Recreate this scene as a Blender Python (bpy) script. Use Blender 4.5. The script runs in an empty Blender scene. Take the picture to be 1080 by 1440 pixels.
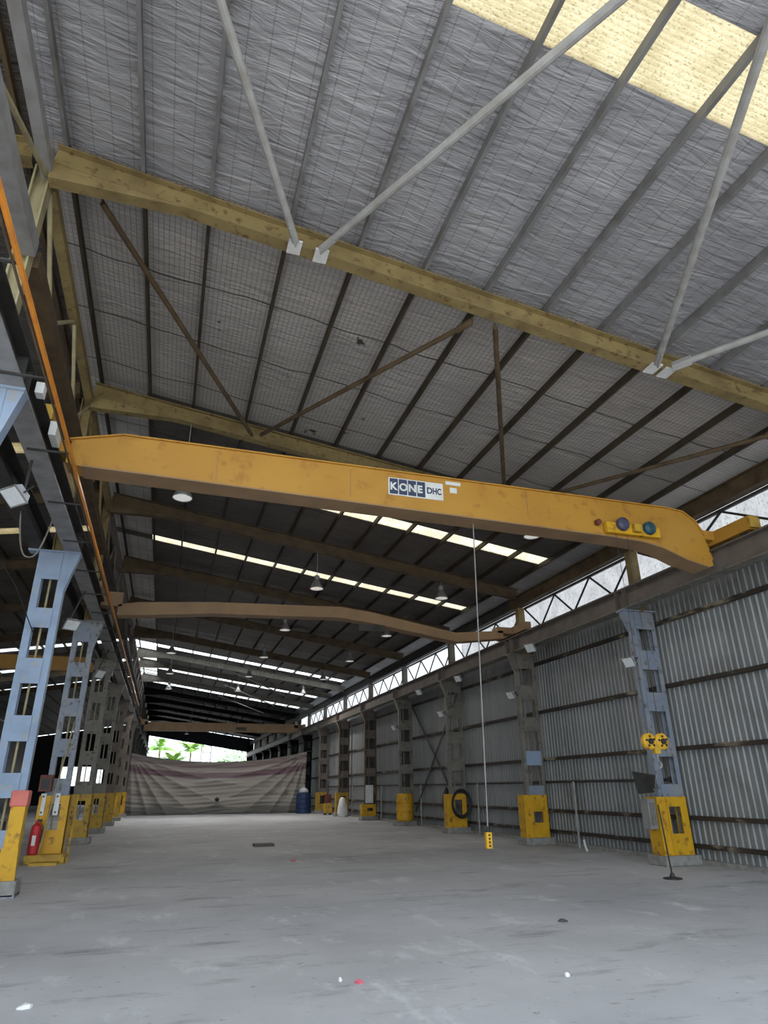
import bpy, bmesh, math, random
from mathutils import Vector, Matrix
random.seed(7)
scene = bpy.context.scene
COL = scene.collection

# ---------------------------------------------------------------- camera, world, sun, exposure
R = ((0.95240, 0.11140, 0.28380), (-0.30280, 0.36900, 0.87880), (-0.01, -0.92270, 0.38560))
F_PX = 916.5
VX, VY, ROLL = 226.97, 1111.17, -0.0102
_y = Vector((VX - 540, VY - 720, F_PX)).normalized()
_a = math.tan(ROLL)
_z = Vector((_a, -1.0, -(_a * _y.x - _y.y) / _y.z)).normalized()
_x = _y.cross(_z)
CAM = Vector((0, 0, 1.6))
cd = bpy.data.cameras.new('camera')
cam = bpy.data.objects.new('camera', cd)
COL.objects.link(cam)
right = Vector((_x.x, _y.x, _z.x)); down = Vector((_x.y, _y.y, _z.y)); fwd = Vector((_x.z, _y.z, _z.z))
cam.matrix_world = Matrix(((right.x, -down.x, -fwd.x, 0), (right.y, -down.y, -fwd.y, 0), (right.z, -down.z, -fwd.z, 1.6), (0, 0, 0, 1)))
cd.sensor_fit = 'VERTICAL'; cd.sensor_height = 36.0; cd.lens = F_PX / 1440 * 36.0
cd.clip_start = 0.05; cd.clip_end = 600
scene.camera = cam

EXPOSURE = 1.45
SKY = 1.25
SUN = 4.2
scene.view_settings.view_transform = 'Standard'
scene.view_settings.look = 'None'
scene.view_settings.exposure = EXPOSURE
scene.view_settings.gamma = 1.0
scene.view_settings.use_curve_mapping = False
w = bpy.data.worlds.new('sky'); scene.world = w; w.use_nodes = True
nt = w.node_tree; nt.nodes.clear()
wo = nt.nodes.new('ShaderNodeOutputWorld'); bg = nt.nodes.new('ShaderNodeBackground')
bg.inputs['Color'].default_value = (0.80, 0.91, 1.0, 1); bg.inputs['Strength'].default_value = SKY
nt.links.new(bg.outputs[0], wo.inputs[0])
sd = bpy.data.lights.new('sun', 'SUN'); sd.energy = SUN; sd.angle = math.radians(0.6); sd.color = (1, 0.95, 0.86)
sun = bpy.data.objects.new('sun', sd); COL.objects.link(sun)
sun.rotation_euler = Vector((-0.72, 0.12, -0.68)).to_track_quat('-Z', 'Y').to_euler()
sun.location = (60, -10, 60)

# ---------------------------------------------------------------- mesh helpers
class MB:
    def __init__(s): s.v = []; s.f = []
    def add(s, vs, fs):
        b = len(s.v); s.v += [tuple(v) for v in vs]; s.f += [tuple(b + i for i in f) for f in fs]; return s
    def box(s, x0, x1, y0, y1, z0, z1):
        vs = [(x, y, z) for x in (x0, x1) for y in (y0, y1) for z in (z0, z1)]
        return s.add(vs, [(0, 1, 3, 2), (4, 6, 7, 5), (0, 4, 5, 1), (2, 3, 7, 6), (0, 2, 6, 4), (1, 5, 7, 3)])
    def prof(s, p0, p1, pts, up=(0, 0, 1)):
        """extrude the 2-D profile pts (side, up) from p0 to p1"""
        p0 = Vector(p0); p1 = Vector(p1); d = (p1 - p0).normalized(); up = Vector(up)
        if abs(d.dot(up)) > 0.98: up = Vector((0, 1, 0))
        sd_ = d.cross(up).normalized(); u = sd_.cross(d).normalized(); n = len(pts)
        vs = [p0 + sd_ * a + u * b for a, b in pts] + [p1 + sd_ * a + u * b for a, b in pts]
        fs = [(i, (i + 1) % n, n + (i + 1) % n, n + i) for i in range(n)] + [tuple(range(n))[::-1], tuple(range(n, 2 * n))]
        return s.add(vs, fs)
    def bar(s, p0, p1, w_, h, up=(0, 0, 1)):
        a, b = w_ / 2, h / 2
        return s.prof(p0, p1, [(-a, -b), (a, -b), (a, b), (-a, b)], up)
    def tube(s, p0, p1, r, n=8, r1=None):
        p0 = Vector(p0); p1 = Vector(p1); d = (p1 - p0).normalized()
        up = Vector((0, 0, 1)) if abs(d.z) < 0.95 else Vector((0, 1, 0))
        a = d.cross(up).normalized(); b = a.cross(d); r1 = r if r1 is None else r1
        vs = [p0 + (a * math.cos(2 * math.pi * i / n) + b * math.sin(2 * math.pi * i / n)) * r for i in range(n)]
        vs += [p1 + (a * math.cos(2 * math.pi * i / n) + b * math.sin(2 * math.pi * i / n)) * r1 for i in range(n)]
        fs = [(i, (i + 1) % n, n + (i + 1) % n, n + i) for i in range(n)] + [tuple(range(n))[::-1], tuple(range(n, 2 * n))]
        return s.add(vs, fs)
    def path(s, pts, r, n=6):
        for p, q in zip(pts[:-1], pts[1:]): s.tube(p, q, r, n)
        return s
    def lathe(s, c, prof, n=20, M=None):
        c = Vector(c); vs = []; fs = []; m = len(prof)
        for i in range(n):
            a = 2 * math.pi * i / n
            for r, z in prof:
                p = Vector((r * math.cos(a), r * math.sin(a), z)); p = M @ p if M else p
                vs.append(c + p)
        for i in range(n):
            j = (i + 1) % n
            for k in range(m - 1): fs.append((i * m + k, j * m + k, j * m + k + 1, i * m + k + 1))
        if prof[0][0] > 1e-4: fs.append(tuple(i * m for i in range(n))[::-1])
        if prof[-1][0] > 1e-4: fs.append(tuple(i * m + m - 1 for i in range(n)))
        return s.add(vs, fs)
    def plate(s, poly, y0, y1):
        """polygon (x, z) extruded along y"""
        n = len(poly)
        vs = [(x, y0, z) for x, z in poly] + [(x, y1, z) for x, z in poly]
        fs = [(i, (i + 1) % n, n + (i + 1) % n, n + i) for i in range(n)] + [tuple(range(n))[::-1], tuple(range(n, 2 * n))]
        return s.add(vs, fs)
    def build(s, name, mat, parent=None, smooth=False, bevel=0):
        me = bpy.data.meshes.new(name); me.from_pydata(s.v, [], s.f); me.update()
        bm = bmesh.new(); bm.from_mesh(me)
        bmesh.ops.recalc_face_normals(bm, faces=bm.faces)
        bm.to_mesh(me); bm.free()
        o = bpy.data.objects.new(name, me); COL.objects.link(o)
        if mat: me.materials.append(mat)
        if smooth:
            for p in me.polygons: p.use_smooth = True
        if bevel:
            md = o.modifiers.new('bevel', 'BEVEL'); md.width = bevel; md.segments = 2; md.limit_method = 'ANGLE'
        if parent:
            o.parent = parent; o.matrix_parent_inverse = parent.matrix_world.inverted()
        return o

def tag(o, label, cat, group=None):
    o['label'] = label; o['category'] = cat
    if group: o['group'] = group
    return o

def thing(name, label, cat, loc=(0, 0, 0), group=None):
    o = bpy.data.objects.new(name, None); COL.objects.link(o)
    o.empty_display_size = 0.1
    o.location = loc; o.matrix_world = Matrix.Translation(Vector(loc))
    return tag(o, label, cat, group)

def struct(o):
    o['kind'] = 'structure'; return o

ORD = ['nearest', 'second', 'third', 'fourth', 'fifth', 'sixth', 'seventh', 'eighth', 'ninth', 'tenth', 'eleventh', 'twelfth',
       'thirteenth', 'fourteenth', 'fifteenth', 'sixteenth', 'seventeenth', 'eighteenth']

# ---------------------------------------------------------------- materials
def mat(name, c1, c2=None, scale=3.0, rough=0.6, metal=0.0, bump=0.0, lo=0.4, hi=0.7, stretch=(1, 1, 1), detail=6, c3=None, s3=20, spec=0.35):
    m = bpy.data.materials.new(name); m.use_nodes = True
    n = m.node_tree; b = n.nodes['Principled BSDF']
    b.inputs['Roughness'].default_value = rough; b.inputs['Metallic'].default_value = metal
    b.inputs['Specular IOR Level'].default_value = spec
    b.inputs['Base Color'].default_value = (*c1, 1)
    if c2:
        tc = n.nodes.new('ShaderNodeTexCoord'); mp = n.nodes.new('ShaderNodeMapping'); mp.inputs['Scale'].default_value = stretch
        n.links.new(tc.outputs['Object'], mp.inputs[0])
        nz = n.nodes.new('ShaderNodeTexNoise'); nz.inputs['Scale'].default_value = scale; nz.inputs['Detail'].default_value = detail
        n.links.new(mp.outputs[0], nz.inputs['Vector'])
        rp = n.nodes.new('ShaderNodeValToRGB')
        rp.color_ramp.elements[0].position = lo; rp.color_ramp.elements[0].color = (*c1, 1)
        rp.color_ramp.elements[1].position = hi; rp.color_ramp.elements[1].color = (*c2, 1)
        n.links.new(nz.outputs['Fac'], rp.inputs[0]); out = rp.outputs[0]
        if c3:
            n3 = n.nodes.new('ShaderNodeTexNoise'); n3.inputs['Scale'].default_value = s3; n3.inputs['Detail'].default_value = 8
            n.links.new(mp.outputs[0], n3.inputs['Vector'])
            r3 = n.nodes.new('ShaderNodeMapRange'); r3.inputs['From Min'].default_value = 0.56; r3.inputs['From Max'].default_value = 0.7
            n.links.new(n3.outputs['Fac'], r3.inputs['Value'])
            mx = n.nodes.new('ShaderNodeMix'); mx.data_type = 'RGBA'; mx.inputs['B'].default_value = (*c3, 1)
            n.links.new(r3.outputs[0], mx.inputs['Factor']); n.links.new(out, mx.inputs['A']); out = mx.outputs['Result']
        n.links.new(out, b.inputs['Base Color'])
        if bump:
            bp = n.nodes.new('ShaderNodeBump'); bp.inputs['Strength'].default_value = bump; bp.inputs['Distance'].default_value = 0.03
            n.links.new(nz.outputs['Fac'], bp.inputs['Height']); n.links.new(bp.outputs[0], b.inputs['Normal'])
    return m

M = {}
M['olive'] = mat('olive_paint', (0.26, 0.20, 0.085), (0.17, 0.125, 0.055), 2.5, 0.6, c3=(0.13, 0.075, 0.035), s3=9)
M['olive_pale'] = mat('cream_paint', (0.36, 0.32, 0.19), (0.25, 0.21, 0.12), 3, 0.6)
M['brown'] = mat('rust_brown_paint', (0.11, 0.075, 0.04), (0.06, 0.04, 0.025), 3, 0.65)
M['dark'] = mat('dark_steel', (0.05, 0.048, 0.046), (0.03, 0.028, 0.026), 4, 0.55)
M['far_shade'] = mat('shade_black_steel', (0.012, 0.012, 0.013), (0.007, 0.007, 0.008), 4, 0.7, spec=0.1)  # near-black colour holds the shade of the far hall
M['purlin_dark'] = mat('dark_brown_purlin', (0.06, 0.045, 0.03), (0.035, 0.028, 0.02), 3, 0.65)
M['galv_dark'] = mat('dull_galvanised_purlin', (0.20, 0.20, 0.20), (0.13, 0.125, 0.12), 3, 0.55)
M['galv'] = mat('galvanised_steel', (0.30, 0.30, 0.30), (0.22, 0.21, 0.20), 4, 0.5, 0.2)
M['galv_lite'] = mat('pale_grey_tube', (0.36, 0.36, 0.35), (0.27, 0.26, 0.24), 5, 0.5)
M['blue'] = mat('pale_blue_paint', (0.27, 0.35, 0.48), (0.22, 0.28, 0.38), 2.5, 0.55, c3=(0.32, 0.33, 0.33), s3=7)
M['bluegrey'] = mat('blue_grey_paint', (0.22, 0.26, 0.33), (0.28, 0.29, 0.30), 2.5, 0.6, c3=(0.14, 0.11, 0.08), s3=8)
M['greyolive'] = mat('grey_olive_paint', (0.20, 0.19, 0.165), (0.14, 0.13, 0.11), 2.5, 0.6, c3=(0.09, 0.065, 0.045), s3=8)
M['taupe'] = mat('weathered_taupe_paint', (0.17, 0.145, 0.125), (0.12, 0.10, 0.087), 2.5, 0.6)
M['yellow'] = mat('safety_yellow_paint', (0.66, 0.37, 0.018), (0.54, 0.29, 0.016), 2.5, 0.5, c3=(0.28, 0.13, 0.03), s3=6)
M['yellow_old'] = mat('worn_yellow_paint', (0.52, 0.32, 0.03), (0.36, 0.22, 0.04), 3, 0.55, c3=(0.15, 0.08, 0.03), s3=7)
M['crane'] = mat('crane_yellow_paint', (0.47, 0.245, 0.038), (0.42, 0.21, 0.032), 1.2, 0.45, c3=(0.36, 0.17, 0.03), s3=5)
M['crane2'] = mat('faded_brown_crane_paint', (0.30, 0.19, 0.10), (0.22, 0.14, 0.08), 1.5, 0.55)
M['orange'] = mat('orange_busbar', (0.72, 0.26, 0.03), (0.55, 0.20, 0.03), 6, 0.45)
M['white'] = mat('white_plastic', (0.72, 0.73, 0.72), (0.6, 0.6, 0.58), 5, 0.5)
M['lampwhite'] = mat('floodlight_grey', (0.62, 0.66, 0.72), (0.5, 0.52, 0.55), 5, 0.4)
M['alu'] = mat('spun_aluminium', (0.62, 0.63, 0.63), (0.45, 0.45, 0.44), 8, 0.28, 0.75)
M['lens'] = mat('lamp_glass', (0.75, 0.78, 0.8), (0.65, 0.68, 0.7), 8, 0.1)
M['lampglow'] = mat('glow_lamp_glass', (0.8, 0.8, 0.8), (0.7, 0.72, 0.75), 8, 0.2)
_b = M['lampglow'].node_tree.nodes['Principled BSDF']; _b.inputs['Emission Color'].default_value = (1, 0.97, 0.92, 1); _b.inputs['Emission Strength'].default_value = 0.15  # weak glow added to the lamp glass
M['black'] = mat('black_rubber', (0.018, 0.018, 0.02), (0.03, 0.03, 0.03), 6, 0.5)
M['navy'] = mat('sign_navy', (0.035, 0.05, 0.10), (0.05, 0.06, 0.11), 14, 0.5)
M['teal'] = mat('motor_teal', (0.03, 0.09, 0.12), (0.02, 0.05, 0.07), 8, 0.4)
M['grape'] = mat('motor_slate', (0.07, 0.07, 0.12), (0.04, 0.04, 0.07), 8, 0.4)
M['red'] = mat('red_paint', (0.52, 0.03, 0.035), (0.42, 0.025, 0.03), 5, 0.4)
M['pink'] = mat('faded_red_plastic', (0.66, 0.18, 0.14), (0.55, 0.14, 0.11), 5, 0.5)
M['maroon'] = mat('red_brown_timber', (0.16, 0.045, 0.03), (0.10, 0.03, 0.02), 6, 0.6)
M['concrete'] = mat('plinth_concrete', (0.30, 0.29, 0.27), (0.2, 0.19, 0.18), 7, 0.8, bump=0.5)
M['drum'] = mat('blue_drum_plastic', (0.018, 0.04, 0.11), (0.014, 0.03, 0.08), 5, 0.4)
M['paper'] = mat('white_paper', (0.75, 0.75, 0.75), (0.65, 0.65, 0.65), 9, 0.7)
M['redscrap'] = mat('pink_plastic_scrap', (0.6, 0.12, 0.16), (0.5, 0.1, 0.14), 9, 0.5)
M['plank'] = mat('dull_brown_board', (0.10, 0.085, 0.08), (0.07, 0.06, 0.055), 6, 0.7)
M['leaf'] = mat('palm_leaf', (0.09, 0.22, 0.02), (0.17, 0.30, 0.035), 1.5, 0.55)
M['leaf2'] = mat('tree_leaf', (0.10, 0.24, 0.07), (0.2, 0.36, 0.12), 2, 0.6)
M['bark'] = mat('palm_bark', (0.22, 0.17, 0.12), (0.14, 0.11, 0.08), 6, 0.8)
M['rust'] = mat('rusty_girt', (0.05, 0.038, 0.028), (0.028, 0.022, 0.018), 3, 0.7, stretch=(1, .4, 1), c3=(0.30, 0.25, 0.18), s3=4)
M['ground'] = mat('outdoor_ground', (0.42, 0.40, 0.37), (0.33, 0.32, 0.30), 0.3, 0.9)

def N(m, t): return m.node_tree.nodes.new(t)
def L(m, a, b): m.node_tree.links.new(a, b)
def math_(m, op, a, b=None, c=None):
    n = N(m, 'ShaderNodeMath'); n.operation = op
    for i, v in enumerate((a, b, c)):
        if v is None: continue
        if isinstance(v, (int, float)): n.inputs[i].default_value = v
        else: L(m, v, n.inputs[i])
    return n.outputs[0]
def mixc(m, fac, a, b):
    n = N(m, 'ShaderNodeMix'); n.data_type = 'RGBA'
    for k, v in (('Factor', fac), ('A', a), ('B', b)):
        if isinstance(v, (int, float)): n.inputs[k].default_value = v
        elif isinstance(v, tuple): n.inputs[k].default_value = (*v, 1)
        else: L(m, v, n.inputs[k])
    return n.outputs['Result']
def noise(m, vec, scale, detail=5, rough=0.55, dist=0.0):
    n = N(m, 'ShaderNodeTexNoise'); n.inputs['Scale'].default_value = scale; n.inputs['Detail'].default_value = detail
    n.inputs['Roughness'].default_value = rough; n.inputs['Distortion'].default_value = dist
    L(m, vec, n.inputs['Vector']); return n.outputs['Fac']
def ramp(m, fac, lo, hi):
    n = N(m, 'ShaderNodeMapRange'); n.inputs['From Min'].default_value = lo; n.inputs['From Max'].default_value = hi
    L(m, fac, n.inputs['Value']); return n.outputs[0]
def mapping(m, scale):
    tc = N(m, 'ShaderNodeTexCoord'); mp = N(m, 'ShaderNodeMapping'); mp.inputs['Scale'].default_value = scale
    L(m, tc.outputs['Object'], mp.inputs[0]); return mp.outputs[0]

def foil(name, base, dark, grid, line, gcol, metal, rough, bump, seam=0):
    m = bpy.data.materials.new(name); m.use_nodes = True; b = m.node_tree.nodes['Principled BSDF']
    v = mapping(m, (1, 1, 1)); sx = N(m, 'ShaderNodeSeparateXYZ'); L(m, v, sx.inputs[0])
    nz = noise(m, v, 0.9, 6); col = mixc(m, ramp(m, nz, 0.35, 0.7), base, dark)
    st = noise(m, mapping(m, (0.6, 3.0, 1)), 1.6, 7, 0.6)
    col = mixc(m, math_(m, 'MULTIPLY', ramp(m, st, 0.6, 0.75), 0.35), col, tuple(min(1, c * 1.7) for c in base))
    fx = math_(m, 'LESS_THAN', math_(m, 'FRACT', math_(m, 'DIVIDE', sx.outputs['X'], grid)), line)
    fy = math_(m, 'LESS_THAN', math_(m, 'FRACT', math_(m, 'DIVIDE', sx.outputs['Y'], grid * 1.1)), line)
    g = math_(m, 'MAXIMUM', fx, math_(m, 'MULTIPLY', fy, 0.6))
    col = mixc(m, math_(m, 'MULTIPLY', g, 0.7), col, gcol)
    if seam:
        wob = math_(m, 'MULTIPLY', noise(m, v, 0.7, 2), 0.35)
        sy = math_(m, 'LESS_THAN', math_(m, 'FRACT', math_(m, 'DIVIDE', math_(m, 'ADD', sx.outputs['Y'], wob), seam)), 0.022)
        col = mixc(m, math_(m, 'MULTIPLY', sy, 0.8), col, (0.03, 0.025, 0.02))
        ho = noise(m, v, 1.7, 3); col = mixc(m, ramp(m, ho, 0.70, 0.73), col, (0.05, 0.04, 0.035))
    L(m, col, b.inputs['Base Color'])
    b.inputs['Metallic'].default_value = metal; b.inputs['Roughness'].default_value = rough
    wr = noise(m, mapping(m, (1.1, 5.5, 1)), 1.4, 6, 0.55, 0.6)
    wr2 = noise(m, v, 6, 4)
    h = math_(m, 'ADD', math_(m, 'MULTIPLY', wr, 1.0), math_(m, 'MULTIPLY', wr2, 0.25))
    bp = N(m, 'ShaderNodeBump'); bp.inputs['Strength'].default_value = bump; bp.inputs['Distance'].default_value = 0.12
    L(m, h, bp.inputs['Height']); L(m, bp.outputs[0], b.inputs['Normal'])
    return m
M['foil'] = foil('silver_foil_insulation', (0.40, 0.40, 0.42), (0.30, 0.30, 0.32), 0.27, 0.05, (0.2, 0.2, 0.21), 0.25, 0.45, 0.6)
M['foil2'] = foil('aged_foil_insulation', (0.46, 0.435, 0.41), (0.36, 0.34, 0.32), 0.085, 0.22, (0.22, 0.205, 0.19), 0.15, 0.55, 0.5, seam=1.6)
M['foil3'] = foil('shade_dark_foil', (0.12, 0.108, 0.098), (0.075, 0.067, 0.06), 0.6, 0.03, (0.06, 0.05, 0.045), 0.1, 0.6, 0.6, seam=2.2)  # foil darkened to carry the shade of the hall's dimmer parts
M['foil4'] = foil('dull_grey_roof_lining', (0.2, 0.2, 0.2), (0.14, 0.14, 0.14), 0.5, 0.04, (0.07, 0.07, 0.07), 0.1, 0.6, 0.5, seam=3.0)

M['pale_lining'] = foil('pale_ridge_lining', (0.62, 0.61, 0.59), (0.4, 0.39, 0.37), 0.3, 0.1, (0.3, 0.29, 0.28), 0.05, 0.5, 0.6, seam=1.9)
M['foil5'] = foil('shade_black_lining', (0.022, 0.022, 0.026), (0.014, 0.014, 0.016), 0.6, 0.03, (0.01, 0.01, 0.01), 0.0, 0.8, 0.3)  # lining made near-black to carry the far hall's shade
def translucent(name, col, dirt, spk, T=0.9):
    m = bpy.data.materials.new(name); m.use_nodes = True; nt_ = m.node_tree
    nt_.nodes.remove(nt_.nodes['Principled BSDF']); out = nt_.nodes['Material Output']
    v = mapping(m, (1, 1, 1))
    c = mixc(m, ramp(m, noise(m, v, 2.2, 6), 0.4, 0.75), col, dirt)
    sp = noise(m, mapping(m, (1, 2.0, 1)), spk, 5, 0.7)
    c = mixc(m, math_(m, 'MULTIPLY', ramp(m, sp, 0.52, 0.66), 0.75), c, tuple(x * 0.35 for x in dirt))
    t = N(m, 'ShaderNodeBsdfTranslucent'); d = N(m, 'ShaderNodeBsdfDiffuse'); mx = N(m, 'ShaderNodeMixShader')
    L(m, c, t.inputs['Color']); L(m, c, d.inputs['Color']); mx.inputs[0].default_value = 1 - T
    L(m, t.outputs[0], mx.inputs[1]); L(m, d.outputs[0], mx.inputs[2]); L(m, mx.outputs[0], out.inputs['Surface'])
    return m
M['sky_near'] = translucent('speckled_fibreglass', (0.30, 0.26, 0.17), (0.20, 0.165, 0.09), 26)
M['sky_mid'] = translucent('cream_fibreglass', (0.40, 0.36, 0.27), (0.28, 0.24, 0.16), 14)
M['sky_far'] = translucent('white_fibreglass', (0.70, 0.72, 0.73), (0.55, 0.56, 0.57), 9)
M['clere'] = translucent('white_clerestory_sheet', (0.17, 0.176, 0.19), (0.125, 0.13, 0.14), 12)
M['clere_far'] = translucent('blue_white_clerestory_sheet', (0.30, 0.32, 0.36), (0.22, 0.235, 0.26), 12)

# ribbed wall cladding: every sheet a slightly different grey
m = bpy.data.materials.new('ribbed_grey_cladding'); m.use_nodes = True; b = m.node_tree.nodes['Principled BSDF']
v = mapping(m, (1, 1, 1)); s_ = N(m, 'ShaderNodeSeparateXYZ'); L(m, v, s_.inputs[0])
sheet = math_(m, 'FLOOR', math_(m, 'DIVIDE', s_.outputs['Y'], 0.76))
wn = N(m, 'ShaderNodeTexWhiteNoise'); wn.noise_dimensions = '1D'; L(m, sheet, wn.inputs['W'])
c = mixc(m, wn.outputs['Value'], (0.22, 0.23, 0.235), (0.29, 0.297, 0.293))
strk = noise(m, mapping(m, (1, 9, 0.35)), 1.2, 6, 0.6); c = mixc(m, math_(m, 'MULTIPLY', ramp(m, strk, 0.5, 0.72), 0.55), c, (0.12, 0.117, 0.105))
bl = noise(m, v, 0.8, 6); c = mixc(m, math_(m, 'MULTIPLY', ramp(m, bl, 0.55, 0.72), 0.5), c, (0.13, 0.122, 0.11))
L(m, c, b.inputs['Base Color']); b.inputs['Roughness'].default_value = 0.5; b.inputs['Metallic'].default_value = 0.15
M['clad'] = m

# concrete floor
m = bpy.data.materials.new('worn_concrete_floor'); m.use_nodes = True; b = m.node_tree.nodes['Principled BSDF']
v = mapping(m, (1, 1, 1))
c = mixc(m, ramp(m, noise(m, v, 0.35, 8, 0.6), 0.35, 0.68), (0.40, 0.395, 0.41), (0.54, 0.535, 0.55))
c = mixc(m, math_(m, 'MULTIPLY', ramp(m, noise(m, mapping(m, (1.0, 0.45, 1)), 1.6, 9, 0.68), 0.56, 0.70), 0.8), c, (0.68, 0.68, 0.69))
c = mixc(m, math_(m, 'MULTIPLY', ramp(m, noise(m, mapping(m, (0.5, 1.6, 1)), 1.1, 9, 0.7), 0.55, 0.72), 0.85), c, (0.17, 0.167, 0.172))
c = mixc(m, math_(m, 'MULTIPLY', ramp(m, noise(m, v, 7, 8, 0.7), 0.60, 0.70), 0.8), c, (0.18, 0.177, 0.182))
c = mixc(m, math_(m, 'MULTIPLY', ramp(m, noise(m, mapping(m, (1.3, 0.5, 1)), 5, 9, 0.75, 1.2), 0.63, 0.70), 0.75), c, (0.72, 0.72, 0.73))
L(m, c, b.inputs['Base Color'])
rr = N(m, 'ShaderNodeMapRange'); rr.inputs['To Min'].default_value = 0.5; rr.inputs['To Max'].default_value = 0.8
L(m, noise(m, v, 1.5, 6), rr.inputs['Value']); L(m, rr.outputs[0], b.inputs['Roughness']); b.inputs['Specular IOR Level'].default_value = 0.35
bp = N(m, 'ShaderNodeBump'); bp.inputs['Strength'].default_value = 0.25; bp.inputs['Distance'].default_value = 0.02
L(m, noise(m, v, 9, 8, 0.7), bp.inputs['Height']); L(m, bp.outputs[0], b.inputs['Normal'])
M['floor'] = m

# tarpaulin with broad dull stripes, by the cloth's own height (UV-like attribute)
m = bpy.data.materials.new('striped_tarpaulin'); m.use_nodes = True; b = m.node_tree.nodes['Principled BSDF']
at = N(m, 'ShaderNodeAttribute'); at.attribute_name = 'cloth_v'
cr = N(m, 'ShaderNodeValToRGB'); L(m, at.outputs['Fac'], cr.inputs[0]); cr.color_ramp.interpolation = 'LINEAR'
els = [(0, (0.10, 0.097, 0.09)), (0.13, (0.14, 0.135, 0.125)), (0.16, (0.31, 0.29, 0.265)), (0.34, (0.34, 0.315, 0.285)), (0.37, (0.27, 0.25, 0.225)), (0.42, (0.34, 0.315, 0.285)),
       (0.55, (0.28, 0.26, 0.235)), (0.60, (0.35, 0.325, 0.295)), (0.69, (0.34, 0.31, 0.28)), (0.71, (0.17, 0.11, 0.13)), (0.80, (0.18, 0.12, 0.135)), (0.82, (0.36, 0.32, 0.29)), (0.89, (0.34, 0.30, 0.275)), (0.91, (0.2, 0.145, 0.15)), (1.0, (0.30, 0.265, 0.24))]
while len(cr.color_ramp.elements) < len(els): cr.color_ramp.elements.new(0.5)
for e, (p, cc) in zip(cr.color_ramp.elements, els): e.position = p; e.color = (*cc, 1)
L(m, cr.outputs[0], b.inputs['Base Color']); b.inputs['Roughness'].default_value = 0.6
M['tarp'] = m

# ---------------------------------------------------------------- layout
WX = 11.45            # right wall
LX = -15.6            # far wall of the neighbouring bay
Y0, Y1 = -2.5, 96.0   # open near end, open far end
YR = 1.35             # the roof starts here: cut back, out of view, to let sky light onto the floor
RZ, SL, RX = 10.03, 0.15, -2.5
def roofz(x): return RZ - SL * abs(x - RX)
def yL(k): return 7.6 + 6.08 * k
def yR(k): return 7.4 + 6.0 * k
NF = 14               # frames 0..NF-1
ROW = {7: -2.2, 8: -1.7}
def ry(k, x): return fy(k, x) + ROW.get(k, 0)
def fy(k, x):         # frame line between its left and right column
    t = (x + 2.65) / 13.6
    return yLr(k) + (yR(k) - yLr(k)) * t
def yLr(k): return 7.45 + 6.0 * k   # rafter on the ridge line
def sky(yl, yr, x):   # skylight line measured at x = -1.3 and 10.4
    return yl + (yr - yl) * (x + 1.3) / 11.7

# ---------------------------------------------------------------- structure: floor, ground
struct(MB().box(LX, WX, Y0 - 1.5, Y1 + 1, -0.3, 0).build('floor', M['floor']))
struct(MB().box(-140, 140, -120, 320, -0.6, -0.03).build('ground', M['ground']))

# ---------------------------------------------------------------- structure: roof with its skylights
def rquad(mb, x0, x1, ya, yb, dz=0.0):
    """roof sheet between x0, x1 and the two y functions, as a thin slab"""
    n = 1
    vs = []
    for z in (0, 0.05):
        for x in (x0, x1):
            for f in (ya, yb): vs.append((x, f(x), roofz(x) + dz + z))
    mb.add(vs, [(0, 1, 3, 2), (4, 6, 7, 5), (0, 4, 5, 1), (2, 3, 7, 6), (0, 2, 6, 4), (1, 5, 7, 3)])
const = lambda y: (lambda x: y)
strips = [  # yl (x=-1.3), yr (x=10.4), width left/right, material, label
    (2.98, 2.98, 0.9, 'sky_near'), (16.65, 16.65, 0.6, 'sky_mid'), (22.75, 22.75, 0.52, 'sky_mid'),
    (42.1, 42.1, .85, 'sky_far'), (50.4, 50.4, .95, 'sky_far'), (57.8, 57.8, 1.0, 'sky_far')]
edges = []
win = 1
prev = const(Y0)
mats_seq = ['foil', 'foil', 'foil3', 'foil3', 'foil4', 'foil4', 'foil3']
bay1 = lambda x: fy(0, x)
segs = []   # (y function a, y function b, material)
def S(i): 
    yl, yr, wd, _ = strips[i]
    return (lambda x: sky(yl, yr, x)), (lambda x: sky(yl + wd, yr + wd, x))
f1 = lambda x: fy(0, x); f2 = lambda x: fy(1, x); f5 = lambda x: fy(5, x) - 1.0
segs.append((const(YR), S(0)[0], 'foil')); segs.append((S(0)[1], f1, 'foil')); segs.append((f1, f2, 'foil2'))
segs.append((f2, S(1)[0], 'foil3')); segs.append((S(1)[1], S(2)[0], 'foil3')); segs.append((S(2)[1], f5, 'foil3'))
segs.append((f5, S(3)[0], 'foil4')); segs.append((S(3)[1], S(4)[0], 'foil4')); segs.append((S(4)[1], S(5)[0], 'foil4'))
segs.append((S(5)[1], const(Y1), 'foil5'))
X_A, X_B = -1.27, 10.75
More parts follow.
